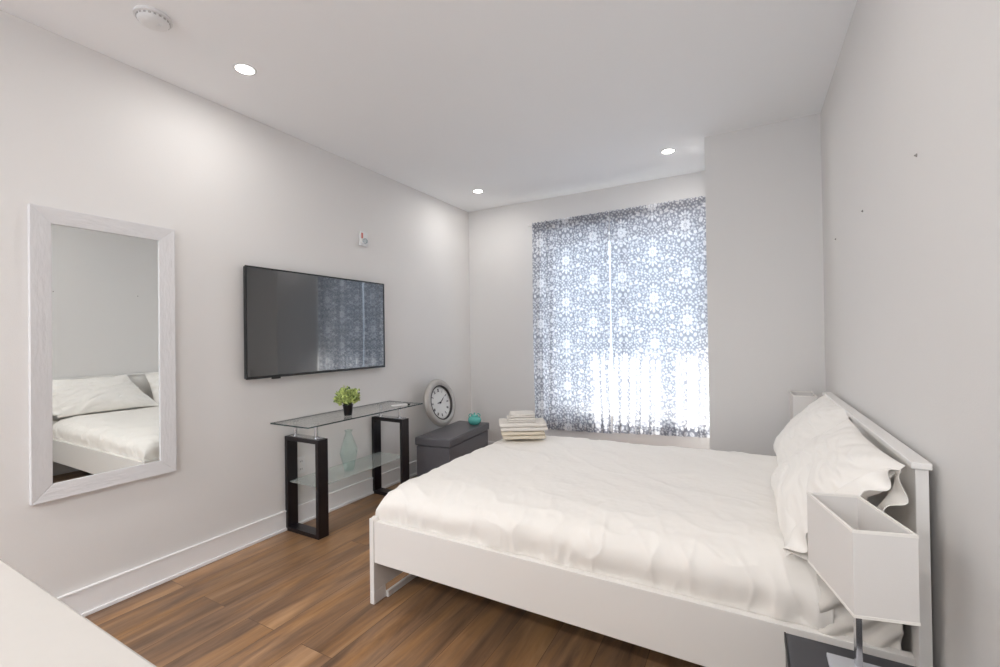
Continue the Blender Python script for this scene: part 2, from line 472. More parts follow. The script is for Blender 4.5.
# outlet low on left wall behind console
ot = thing('wall_outlet', 'white double wall outlet seen behind the console table', 'outlet', (XL, 2.02, 0.398))
obj('cover_plate', B((0, 0.006, -0.036, 0.036, -0.058, 0.058)), M_plast, ot, bevel=0.003)
for s in (-1, 1):
    rc = obj('receptacle', B((0.005, 0.010, -0.017, 0.017, s * 0.026 - 0.014, s * 0.026 + 0.014)), M_plast, ot, bevel=0.004)
    obj('slot', B((0.0095, 0.0108, -0.008, -0.005, s * 0.026 - 0.005, s * 0.026 + 0.006), (0.0095, 0.0108, 0.005, 0.008, s * 0.026 - 0.005, s * 0.026 + 0.006)), M_slot, rc)

# picture hooks on right wall
for (y, z, lb) in ((1.669, 1.752, 'small grey wall anchor on the right wall, nearest the camera'),
                   (2.346, 1.757, 'small grey wall anchor on the right wall, middle of the three'),
                   (2.998, 1.761, 'small grey wall anchor on the right wall, nearest the boxed-out corner')):
    o = obj('wall_anchor', lathe([(0.005, 0), (0.0052, 0.0015), (0.003, 0.003), (0.002, 0.005), (0.002, 0.006)], 14, M=Matrix.Rotation(-PI / 2, 4, 'Y')), M_nail, smooth=True)
    o.location = (XR, y, z)
    tag(o, lb, 'wall anchor')

# ------------------------------------------------------------------ mirror
mr_ = thing('wall_mirror', 'tall rectangular wall mirror in a wide pale grey frame', 'mirror', (XL, 0.973, 0.568))
W2, HM, FW = 0.277, 1.289, 0.071
def mitre(bm, a, b, c, d, prof):
    pass
bm = bmesh.new()
def frame_piece(bm, p_out0, p_out1, p_in0, p_in1, d_out=0.028, d_in=0.020):
    vs = []
    for (y, z), d in ((p_out0, d_out), (p_out1, d_out), (p_in1, d_in), (p_in0, d_in)):
        vs.append(bm.verts.new((d, y, z)))
    bk = [bm.verts.new((0.001, y, z)) for (y, z) in (p_out0, p_out1, p_in1, p_in0)]
    bm.faces.new(vs); bm.faces.new(bk[::-1])
    for k in range(4): bm.faces.new((vs[k], bk[k], bk[(k + 1) % 4], vs[(k + 1) % 4]))
o_ = [(-W2, 0), (W2, 0), (W2, HM), (-W2, HM)]
i_ = [(-W2 + FW, FW), (W2 - FW, FW), (W2 - FW, HM - FW), (-W2 + FW, HM - FW)]
for k in (0, 2):
    b2 = bmesh.new(); frame_piece(b2, o_[k], o_[(k + 1) % 4], i_[k], i_[(k + 1) % 4])
    obj('frame_rail', b2, M_mframe_h, mr_, bevel=0.002)
for k in (1, 3):
    b2 = bmesh.new(); frame_piece(b2, o_[k], o_[(k + 1) % 4], i_[k], i_[(k + 1) % 4])
    obj('frame_stile', b2, M_mframe, mr_, bevel=0.002)
bm.free()
obj('mirror_glass', B((0.004, 0.012, -W2 + FW - 0.004, W2 - FW + 0.004, FW - 0.004, HM - FW + 0.004)), M_mirror, mr_)

# ------------------------------------------------------------------ television
ty0, ty1, tz0, tz1 = 1.612, 2.790, 1.020, 1.713
tv = thing('television', 'black flat screen television mounted on the left wall', 'television', (XL, (ty0 + ty1) / 2, tz0))
w2, h2 = (ty1 - ty0) / 2, tz1 - tz0
obj('housing', B((0.030, 0.053, -w2 + 0.004, w2 - 0.004, 0.004, h2 - 0.004)), M_tvframe, tv, bevel=0.004)
bz = 0.010
obj('bezel', B((0.052, 0.060, -w2, w2, 0, 0.016), (0.052, 0.060, -w2, w2, h2 - bz, h2), (0.052, 0.060, -w2, -w2 + bz, 0.016, h2 - bz), (0.052, 0.060, w2 - bz, w2, 0.016, h2 - bz)), M_tvframe, tv, bevel=0.0015)
obj('screen', B((0.0521, 0.0570, -w2 + bz, w2 - bz, 0.016, h2 - bz)), M_screen, tv)
obj('wall_bracket', B((0, 0.030, -0.25, 0.25, 0.22, 0.50)), M_slot, tv)
obj('sensor_bump', B((0.046, 0.058, -w2 + 0.17, -w2 + 0.23, -0.010, 0.0)), M_tvframe, tv, bevel=0.003)

# ------------------------------------------------------------------ console table
ct = thing('console_table', 'glass topped console table with two dark rectangular frame legs', 'console table', (-2.53, 2.33, 0))
fx0, fx1, fh = -0.168, 0.157, 0.622
for (a, b_) in ((-0.43, -0.352), (0.352, 0.432)):
    t_ = 0.026
    bm = B((fx0, fx0 + t_, a, b_, 0, fh), (fx1 - t_, fx1, a, b_, 0, fh), (fx0 + t_, fx1 - t_, a, b_, 0, t_), (fx0 + t_, fx1 - t_, a, b_, fh - t_, fh))
    fr = obj('frame_leg', bm, M_wenge, ct, bevel=0.0015, segs=1)
    mid = (a + b_) / 2
    obj('steel_strip', B((fx0 + 0.04, fx1 - 0.02, mid - 0.030, mid + 0.030, fh, fh + 0.005)), M_chrome, ct, bevel=0.001)
    for px in (-0.108, 0.096):
        s = obj('standoff', lathe([(0.018, fh + 0.005), (0.018, fh + 0.010), (0.011, fh + 0.012), (0.011, 0.712), (0.016, 0.713), (0.016, 0.7175)], 24, M=Matrix.Translation((px, mid, 0))), M_chrome, ct, auto=40)
gx0, gx1, gy0, gy1 = -0.168, 0.196, -0.53, 0.56
obj('glass_top', B((gx0 + 0.002, gx1 - 0.002, gy0 + 0.002, gy1 - 0.002, 0.718, 0.726)), M_glass, ct)
obj('glass_edge', B((gx0, gx1, gy0, gy0 + 0.002, 0.718, 0.726), (gx0, gx1, gy1 - 0.002, gy1, 0.718, 0.726), (gx0, gx0 + 0.002, gy0 + 0.002, gy1 - 0.002, 0.718, 0.726), (gx1 - 0.002, gx1, gy0 + 0.002, gy1 - 0.002, 0.718, 0.726)), M_edge, ct)
obj('glass_shelf', B((fx0 + 0.027, fx1 - 0.027, -0.41, 0.41, 0.316, 0.326)), M_shelf, ct)

# ---- plant on glass
pt = thing('potted_plant', 'small bushy light green plant in a black pot on the glass console', 'plant', (-2.45, 2.215, 0.7265))
obj('pot', lathe([(0.024, 0), (0.026, 0.001), (0.034, 0.066), (0.036, 0.068), (0.036, 0.076), (0.031, 0.076), (0.029, 0.062)], 28), M_pot, pt, auto=40)
obj('soil', lathe([(0.0295, 0.060), (0.0295, 0.068)], 20), M_soil, pt)
def leaf_mat(name, a, b_):
    m = mat(name, a, 0.45, var=0.0)
    nt = m.node_tree
    at = nt.nodes.new('ShaderNodeAttribute'); at.attribute_name = 'tone'
    mx = nt.nodes.new('ShaderNodeMix'); mx.data_type = 'RGBA'
    nt.links.new(at.outputs['Fac'], mx.inputs[0]); mx.inputs[6].default_value = a; mx.inputs[7].default_value = b_
    nt.links.new(mx.outputs[2], nt.nodes['Principled BSDF'].inputs['Base Color'])
    return m
M_leaf = leaf_mat('pale_green_leaf', srgb(78, 112, 40), srgb(216, 228, 146))
M_stem = mat('green_stem', srgb(90, 110, 50), 0.6)
bm = bmesh.new(); tones = []
bs = bmesh.new()
for k in range(85):
    th = random.uniform(0, 2 * PI); ph = math.acos(random.uniform(-0.12, 1))
    R_ = random.uniform(0.78, 1.0)
    tip = Vector((0.088 * R_ * math.sin(ph) * math.cos(th), 0.088 * R_ * math.sin(ph) * math.sin(th), 0.108 + 0.088 * R_ * math.cos(ph)))
    root = Vector((0.012 * math.cos(th), 0.012 * math.sin(th), 0.066))
    tube(bs, [root, root.lerp(tip, 0.5) + Vector((0, 0, 0.012)), tip], 0.0012, 5)
    for j in range(11):
        f_ = random.uniform(0.45, 1.0)
        c = root.lerp(tip, f_) + Vector((random.uniform(-1, 1), random.uniform(-1, 1), random.uniform(-1, 1))) * 0.010
        d = (tip - root).normalized() * 0.6 + Vector((random.uniform(-1, 1), random.uniform(-1, 1), random.uniform(-0.4, 1))) * 0.6
        d.normalize()
        s = d.cross(Vector((random.uniform(-1, 1), random.uniform(-1, 1), random.uniform(-1, 1)))).normalized()
        n = d.cross(s)
        Ls, Ws = random.uniform(0.015, 0.024), random.uniform(0.0055, 0.009)
        pts = [c, c + d * Ls * 0.35 + s * Ws + n * 0.001, c + d * Ls * 0.75 + s * Ws * 0.8 - n * 0.001, c + d * Ls - n * 0.004,
               c + d * Ls * 0.75 - s * Ws * 0.8 - n * 0.001, c + d * Ls * 0.35 - s * Ws + n * 0.001]
        vs = [bm.verts.new(p) for p in pts]
        mid = bm.verts.new(c + d * Ls * 0.55 - n * 0.002)
        for q in range(6): bm.faces.new((vs[q], vs[(q + 1) % 6], mid))
        tones += [min(1, max(0, random.gauss(0.62, 0.3)))] * 7
bs_o = obj('stems', bs, M_stem, pt, smooth=True)
me = bpy.data.meshes.new('foliage'); bm.to_mesh(me); bm.free(); me.materials.append(M_leaf)
a_ = me.attributes.new('tone', 'FLOAT', 'POINT'); a_.data.foreach_set('value', tones)
fo = bpy.data.objects.new('foliage', me); C.objects.link(fo); fo.parent = pt
sm = fo.modifiers.new('thick', 'SOLIDIFY'); sm.thickness = 0.0008

# ---- faceted vase on shelf
vs_ = thing('glass_vase', 'faceted pale green glass bottle vase on the console shelf', 'vase', (-2.50, 2.263, 0.3265))
bm = bmesh.new()
def ring(r, z, n, ph): return [bm.verts.new((r * math.cos(2 * PI * (k + ph) / n), r * math.sin(2 * PI * (k + ph) / n), z)) for k in range(n)]
prof = [(0.034, 0.0, 0), (0.037, 0.010, 0), (0.062, 0.120, 0.5), (0.061, 0.150, 0), (0.026, 0.252, 0.5), (0.021, 0.266, 0.5), (0.025, 0.274, 0.5), (0.025, 0.282, 0.5)]
rings = [ring(r, z, 7, ph) for r, z, ph in prof]
for (A, (ra, za, pa)), (Bq, (rb, zb, pb)) in zip(zip(rings, prof), zip(rings[1:], prof[1:])):
    for k in range(7):
        if pa == pb: bm.faces.new((A[k], A[(k + 1) % 7], Bq[(k + 1) % 7], Bq[k]))
        elif pb > pa:
            bm.faces.new((A[k], A[(k + 1) % 7], Bq[k])); bm.faces.new((A[(k + 1) % 7], Bq[(k + 1) % 7], Bq[k]))
        else:
            bm.faces.new((A[k], Bq[(k + 1) % 7], Bq[k])); bm.faces.new((A[k], A[(k + 1) % 7], Bq[(k + 1) % 7]))
bm.faces.new(rings[0][::-1])
vo = obj('vase_body', bm, M_vase, vs_)
sm = vo.modifiers.new('wall', 'SOLIDIFY'); sm.thickness = 0.003; sm.offset = -1
bm = bmesh.new()
tube(bm, [(0.0265 * math.cos(a * PI / 10), 0.0265 * math.sin(a * PI / 10), 0.282) for a in range(20)], 0.003, 8, closed=True)
obj('lip', bm, M_vase, vs_, smooth=True)

# ---- remote on glass
rm = thing('remote_control', 'small pale flat remote with black end on the glass console', 'remote control', (-2.40, 2.70, 0.7265), 0.0)
rm.rotation_euler = (0, 0, math.radians(65))
obj('casing', B((-0.075, 0.052, -0.018, 0.018, 0, 0.013)), M_plast, rm, bevel=0.004)
obj('end_cap', B((0.052, 0.072, -0.018, 0.018, 0, 0.013)), M_remote_b, rm, bevel=0.003)

# ------------------------------------------------------------------ storage ottoman
OTH = 0.425
ott = thing('storage_ottoman', 'dark grey faux leather storage ottoman bench below the clock', 'ottoman', (-2.135, 2.98, 0), math.radians(6.5))
obj('body', B((-0.326, -0.012, 0.012, 0.790, 0.008, 0.352)), M_leather, ott, bevel=0.006)
lid = obj('lid', B((-0.338, 0.0, 0.0, 0.802, 0.356, OTH)), M_leather, ott, bevel=0.014, segs=4)
bm = bmesh.new()
z_ = OTH - 0.010
tube(bm, [(-0.332, 0.006, z_ + 0.004), (-0.006, 0.006, z_ + 0.004), (-0.006, 0.796, z_ + 0.004), (-0.332, 0.796, z_ + 0.004)], 0.0035, 6, closed=True)
obj('seam_piping', bm, M_leather, lid, smooth=True)
for fx in (-0.32, -0.06):
    for fy in (0.03, 0.74):
        obj('foot', B((fx, fx + 0.03, fy, fy + 0.03, 0, 0.008)), M_nightedge, ott)

# ---- clock leaning on the wall (axis +x, tilted back)
CR = 0.224
ck = thing('wall_clock', 'round pewter framed clock leaning on the wall atop the ottoman', 'clock', (-2.50, 3.385, OTH + 0.004))
tilt = math.radians(-12)
def cm(zz=CR):   # local: lathe z -> +x, disc centre at height CR; lean back
    return Matrix.Rotation(tilt, 4, 'Y') @ Matrix.Translation((0, 0, CR)) @ Matrix.Rotation(PI / 2, 4, 'Y')
obj('clock_frame', lathe([(0.149, 0.0), (0.214, 0.0), (0.222, 0.010), (0.221, 0.024), (0.212, 0.038), (0.196, 0.048), (0.182, 0.050), (0.168, 0.047), (0.161, 0.040), (0.156, 0.041), (0.152, 0.040), (0.150, 0.030), (0.149, 0.016)], 72, cap=False, M=cm()), M_pewter, ck, smooth=True)
obj('inner_ring', lathe([(0.1495, 0.020), (0.1495, 0.039), (0.155, 0.0435), (0.161, 0.0415), (0.161, 0.034)], 72, cap=False, M=cm()), mat('dark_pewter', srgb(70, 68, 68), 0.35, 0.8), ck, smooth=True)
obj('dial', lathe([(0.151, 0.012), (0.151, 0.018)], 72, M=cm()), M_dial, ck)
def glyph_bm(bars):  # bars in dial plane: list of (x0,y0,x1,y1,w), x right, y up as one faces the dial
    bm = bmesh.new()
    for (x0, y0, x1, y1, w) in bars:
        d = Vector((x1 - x0, y1 - y0)); L_ = d.length
        ang = math.atan2(d.y, d.x)
        # facing the dial from +x: right is +y, up is +z
        Mx = Matrix.Rotation(tilt, 4, 'Y') @ Matrix.Translation((0.0186, (x0 + x1) / 2, CR + (y0 + y1) / 2)) @ Matrix.Rotation(ang, 4, 'X')
        box(bm, -0.0006, 0.0006, -L_ / 2, L_ / 2, -w / 2, w / 2, Mx)
    return bm
bars = []
# roman numerals, drawn radially
rom = {1: 'I', 2: 'II', 3: 'III', 4: 'IIII', 5: 'V', 6: 'VI', 7: 'VII', 8: 'VIII', 9: 'IX', 10: 'X', 11: 'XI', 12: 'XII'}
strokes = {'I': ([(0, -1, 0, 1)], 0.5), 'V': ([(-0.45, 1, 0, -1), (0.45, 1, 0, -1)], 1.2), 'X': ([(-0.5, 1, 0.5, -1), (0.5, 1, -0.5, -1)], 1.3)}
hN, rN = 0.0145, 0.115
for h_, s_ in rom.items():
    th = PI / 2 - 2 * PI * h_ / 12
    tot = sum(strokes[c_][1] for c_ in s_)
    cur = -tot / 2
    for c_ in s_:
        st, adv = strokes[c_]
        cx_ = cur + adv / 2; cur += adv
        for (a0, b0, a1, b1) in st:
            def P(a, b):
                lx, ly = (cx_ + a) * hN * 0.62, b * hN
                rr = rN + ly
                return (rr * math.cos(th) + lx * math.sin(th), rr * math.sin(th) - lx * math.cos(th))
            p0, p1 = P(a0, b0), P(a1, b1)
            bars.append((*p0, *p1, 0.0034))
for k in range(60):
    th = 2 * PI * k / 60
    r0_, r1_ = 0.138, 0.143
    bars.append((r0_ * math.cos(th), r0_ * math.sin(th), r1_ * math.cos(th), r1_ * math.sin(th), 0.0014 if k % 5 else 0.004))
obj('numerals', glyph_bm(bars), M_ink, ck)
def hand(name, ang, ln, w, x):
    # ang clockwise from 12, degrees
    a = PI / 2 - math.radians(ang)
    bm = bmesh.new()
    Mx = Matrix.Rotation(tilt, 4, 'Y') @ Matrix.Translation((x, 0, CR)) @ Matrix.Rotation(a, 4, 'X')
    pts = [(-0.018, w * 0.4), (-0.018, -w * 0.4), (ln * 0.55, -w), (ln, 0), (ln * 0.55, w)]
    f = [bm.verts.new(Mx @ Vector((0.0008, p, q))) for p, q in pts]; b = [bm.verts.new(Mx @ Vector((-0.0008, p, q))) for p, q in pts]
    bm.faces.new(f); bm.faces.new(b[::-1])
    for k in range(5): bm.faces.new((f[k], b[k], b[(k + 1) % 5], f[(k + 1) % 5]))
    obj(name, bm, M_ink, ck)
hand('hour_hand', 268, 0.050, 0.005, 0.022)
hand('minute_hand', 54, 0.082, 0.0045, 0.026)
obj('hub', lathe([(0.009, 0.019), (0.009, 0.029), (0.004, 0.031)], 16, M=cm()), M_ink, ck)

# ---- turquoise jar on ottoman
jr = thing('turquoise_jar', 'small round turquoise ceramic jar with two loop handles on the ottoman', 'jar', (-2.30, 3.62, OTH + 0.001), math.radians(33))
obj('jar_body', lathe([(0.030, 0), (0.044, 0.004), (0.060, 0.026), (0.064, 0.044), (0.058, 0.062), (0.044, 0.072), (0.034, 0.075), (0.034, 0.080), (0.001, 0.081)], 36), M_teal, jr, auto=50)
lidj = obj('jar_lid', lathe([(0.038, 0.079), (0.036, 0.086), (0.020, 0.092), (0.006, 0.096), (0.009, 0.103), (0.007, 0.110), (0.001, 0.112)], 28), M_teal, jr, auto=50)
for s in (-1, 1):
    bm = bmesh.new()
    tube(bm, [(s * 0.036 + 0.017 * math.cos(a), 0, 0.084 + 0.017 * math.sin(a)) for a in [k * 2 * PI / 18 for k in range(18)]], 0.0045, 8, closed=True)
    obj('loop_handle', bm, M_teal, jr, smooth=True)

# ------------------------------------------------------------------ curtains
def damask(uu, vv):
    tw, th_ = 0.30, 0.40
    rng = random.Random(3)
    # half drop repeat
    col = np.floor(uu / tw)
    u = (uu / tw - col - 0.5) * tw
    v = vv + (np.mod(col, 2)) * th_ * 0.5
    v = (v / th_ - np.floor(v / th_) - 0.5) * th_
    u = np.abs(u)
    val = np.zeros_like(u)
    def ell(cx, cy, a, b, ang, vein=True, amp=1.0):
        nonlocal val
        for oy in (-th_, 0, th_):
            dx, dy = u - cx, v - (cy + oy)
            c, s = math.cos(ang), math.sin(ang)
            p, q = dx * c + dy * s, -dx * s + dy * c
            r = np.sqrt((p / a) ** 2 + (q / b) ** 2)
            inner = np.clip((1 - r) * 4, 0, 1) * amp
            if vein: inner = inner * (1 - 0.5 * np.exp(-(q / (0.16 * b)) ** 2))
            val = np.maximum(val, inner)
    # central blossom
    for k in range(5):
        a = -PI / 2 + PI * k / 4
        ell(0.034 * math.cos(a), 0.034 * math.sin(a) + 0.02, 0.024, 0.015, a)
    ell(0, 0.02, 0.011, 0.013, 0, False)
    for k in range(7):
        a = -PI / 2 + PI * k / 6
        ell(0.068 * math.cos(a), 0.068 * math.sin(a) + 0.02, 0.017, 0.010, a + PI / 2, True, 0.8)
    # crown and base
    ell(0, 0.125, 0.014, 0.028, 0, True); ell(0.026, 0.115, 0.024, 0.010, 1.0); ell(0.045, 0.098, 0.024, 0.010, 0.5)
    ell(0, -0.085, 0.012, 0.026, 0, True); ell(0.024, -0.078, 0.022, 0.009, -1.0); ell(0.042, -0.062, 0.020, 0.009, -0.5)
    # filler foliage
    pts = [(0.0, 0.02, 0.078), (0, 0.125, 0.03), (0, -0.085, 0.03), (0.04, 0.1, 0.02), (0.04, -0.065, 0.02)]
    n = 0
    while n < 900 and len(pts) < 75:
        n += 1
        x, y = rng.uniform(0.004, 0.148), rng.uniform(-0.2, 0.2)
        rr = rng.choice((0.026, 0.019, 0.013, 0.009))
        ok = all(min(math.hypot(x - a, y - b), math.hypot(x - a, y - b - 0.4), math.hypot(x - a, y - b + 0.4)) > (rr + c) * 0.92 for a, b, c in pts)
        if ok:
            pts.append((x, y, rr))
            if rr > 0.012: ell(x, y, rr * 1.05, rr * 0.75, rng.uniform(0, PI), True, rng.uniform(0.75, 1))
            else: ell(x, y, rr, rr * 0.8, rng.uniform(0, PI), False, rng.uniform(0.6, 0.95))
    # curling tendrils as thin rings
    for (cx, cy, r0_) in ((0.105, 0.06, 0.034), (0.11, -0.07, 0.036), (0.125, 0.155, 0.03)):
        d = np.abs(np.hypot(u - cx, v - cy) - r0_)
        val = np.maximum(val, np.clip(1 - d / 0.004, 0, 1) * 0.85)
    return val

def curtain(name, label, x0, x1, zb0, zb1, fold_edge, seed, ztop0, ztop1):
    t = thing(name, label, 'curtain', ((x0 + x1) / 2, YB - 0.125, 2.37), 0, None)
    nx, nz = 211, 401
    s = np.linspace(0, 1, nx)[:, None]; r = np.linspace(0, 1, nz)[None, :]      # r: 0 top .. 1 bottom
    rs = np.random.RandomState(seed)
    x = x0 + (x1 - x0) * s + 0 * r
    ed = s if fold_edge > 0 else 1 - s                                            # 1 at the meeting edge
    amp = 0.007 + 0.010 * ed ** 3 + 0.004 * np.sin(s * 5 + seed)
    ph = np.cumsum(np.ones(nx) * 6 * 2 * PI / nx * (1 + 1.3 * ed[:, 0] ** 4))[:, None]
    wob = 0.6 * np.sin(r * 3.1 + seed) + 0.3 * np.sin(r * 7 + s * 4)
    y = -amp * np.sin(ph + wob) * (0.55 + 0.65 * r) - 0.003 * np.sin(ph * 2.7 + r * 5)
    # gathers in the rod pocket
    g = np.exp(-((r - 0.024) / 0.02) ** 2)
    y = y + g * 0.004 * np.sin(s * 190 + np.sin(s * 31) * 3) + np.exp(-r / 0.1) * 0.003 * np.sin(s * 120 + seed)
    y = y - 0.007 * np.exp(-((r - 0.014) / 0.010) ** 2) - 0.006                            # pocket bulge over the rod
    x = x + 0.005 * np.sin(r * 9 + ph) * ed + 0.004 * np.sin(r * 6 + seed)
    xm = (x0 + x1) / 2
    ztop = (ztop0 + (ztop1 - ztop0) * s) + 0.004 * np.sin(s * 150 + np.sin(s * 23) * 2)
    zbot = (zb0 + (zb1 - zb0) * s) + 0.004 * np.sin(ph)
    z = ztop + (zbot - ztop) * r
    verts = np.stack([x - xm, y + 0 * x, z - 2.37 + 0 * x], -1).reshape(-1, 3)
    cw = 1.12
    val = damask(x0 * 1.0 + (x1 - x0) * s * cw + 0 * r + seed * 0.13, -(z - 2.4))
    o = np_obj('curtain_panel', verts, grid_faces(nx, nz), M_curtain, t)
    a = o.data.attributes.new('print', 'FLOAT', 'POINT'); a.data.foreach_set('value', val.astype(np.float32).ravel())
    # doubled rod pocket and bottom hem, a second layer close behind
    for nm, k0, k1 in (('rod_pocket', 2, 22), ('bottom_hem', nz - 16, nz)):
        v2 = verts.reshape(nx, nz, 3)[:, k0:k1].copy()
        kk = np.linspace(0, 1, k1 - k0)[None, :]
        dep = 0.022 if nm == 'rod_pocket' else 0.003
        v2[..., 1] += 0.0015 + dep * np.sin(kk * PI) 
        oo = np_obj(nm, v2.reshape(-1, 3), grid_faces(nx, k1 - k0), M_curtain, t)
        a = oo.data.attributes.new('print', 'FLOAT', 'POINT'); a.data.foreach_set('value', val.reshape(nx, nz)[:, k0:k1].astype(np.float32).ravel())
    return t
curtain('window_curtain', 'left panel of the grey white damask print curtain pair', -1.868, -1.103, 0.345, 0.365, 1, 1, 2.385, 2.392)
curtain('window_curtain', 'right panel of the damask print curtains, beside the boxed-out wall', -1.088, -0.262, 0.372, 0.405, -1, 4, 2.392, 2.400)
rd = thing('curtain_rod', 'thin pale curtain rod carrying the damask curtains', 'curtain rod', (-1.08, YB - 0.125, 2.37))
bm = tube(bmesh.new(), [(-0.80, 0.0, -0.008), (0.815, 0.0, 0.010)], 0.006, 12)
obj('rod', bm, M_plast, rd, smooth=True)
bm = lathe([(0.004, 0), (0.007, 0.004), (0.006, 0.010), (0.012, 0.018), (0.014, 0.026), (0.010, 0.036), (0.001, 0.040)], 18, M=Matrix.Translation((-0.800, 0, -0.008)) @ Matrix.Rotation(-PI / 2, 4, 'Y'))
obj('finial', bm, M_plast, rd, smooth=True)
for x in (-0.800,):
    obj('wall_bracket', B((x - 0.004, x + 0.004, 0.005, 0.122, -0.013, -0.003), (x - 0.012, x + 0.012, 0.119, 0.125, -0.035, 0.02)), M_plast, rd, bevel=0.001)

# ------------------------------------------------------------------ bed
bed = thing('bed', 'large white bed with panel headboard, footboard and white duvet', 'bed', (-0.6, 2.32, 0))
ox, oy = -0.6, 2.32
def bo(name, *boxes, m=M_bedwhite, bev=0.002, par=None):
    return obj(name, B(*[(a - ox, b - ox, c - oy, d - oy, e, f) for (a, b, c, d, e, f) in boxes]), m, par or bed, bevel=bev)
N0, N1 = 1.564, 3.076
bo('side_rail', (-1.565, 0.372, N0, N0 + 0.028, 0.197, 0.393))
bo('side_rail', (-1.565, 0.372, N1 - 0.028, N1, 0.197, 0.393))
bo('footboard', (-1.592, -1.566, N0 - 0.004, N1 + 0.004, 0.06, 0.403))
bo('foot_leg', (-1.592, -1.566, N0 - 0.004, N0 + 0.075, 0.0, 0.06))
bo('foot_leg', (-1.592, -1.566, N1 - 0.075, N1 + 0.004, 0.0, 0.06))
bo('foot_crossbar', (-1.566, -1.550, N0 + 0.075, N1 - 0.075, 0.0, 0.03))
HBZ = 0.902
bo('headboard_post', (0.372, 0.399, 1.536, 1.600, 0, HBZ))
bo('headboard_post', (0.372, 0.399, 3.040, 3.104, 0, HBZ))
bo('headboard_panel', (0.380, 0.394, 1.600, 3.040, 0.22, HBZ))
bo('headboard_cap', (0.362, 0.404, 1.526, 3.114, HBZ, HBZ + 0.018), bev=0.003)
bo('slat_base', (-1.56, 0.37, N0 + 0.03, N1 - 0.03, 0.20, 0.235), m=M_slat, bev=0)
bo('mid_beam', (-1.548, 0.37, 2.30, 2.34, 0.15, 0.20), m=M_slat, bev=0)

def fbm(p, o=3):
    v = 0; a = 1; 
    for k in range(o):
        v += a * noise.noise(p); p = p * 2.03; a *= 0.5
    return v

# mattress with fitted sheet
nu, nv = 120, 120
MX0, MX1, MY0, MY1, MZ0, MZ1 = -1.50, 0.365, N0 + 0.07, N1 - 0.07, 0.24, 0.50
bm = bmesh.new()
box(bm, MX0 - ox, MX1 - ox, MY0 - oy, MY1 - oy, MZ0, MZ1 - 0.02)
ms = obj('mattress', bm, M_sheet, bed, bevel=0.05, segs=5)
for p in ms.data.polygons: p.use_smooth = True
# wrinkled sheet corner near the headboard (visible below the duvet end)
def side_cloth(name, x0, x1, material, seed):
    nx, nz = 60, 50
    V = []
    for i in range(nx):
        s = i / (nx - 1); x = x0 + (x1 - x0) * s
        for j in range(nz):
            r = j / (nz - 1)
            # profile down the side: top inwards then down to the rail
            ang = r * PI / 2
            if r < 0.35:
                q = r / 0.35; y = 1.64 - 0.05 * math.sin(q * PI / 2); z = 0.49 + 0.045 * math.cos(q * PI / 2)
            else:
                q = (r - 0.35) / 0.65; y = 1.59 + 0.006 * q; z = 0.49 - 0.112 * q
            d = abs(math.sin(9 * s + 6.5 * r + 1.5 * math.sin(3 * s + seed))) ** 3 * 0.016 + 0.008 * noise.noise(Vector((x * 14, z * 14, seed)))
            V.append((x - ox, y - oy - d, z))
    o = np_obj(name, V, grid_faces(nx, nz, True), material, bed)
    md = o.modifiers.new('t', 'SOLIDIFY'); md.thickness = 0.004; md.offset = 1
    return o
side_cloth('fitted_sheet', 0.165, 0.350, M_sheet, 2)

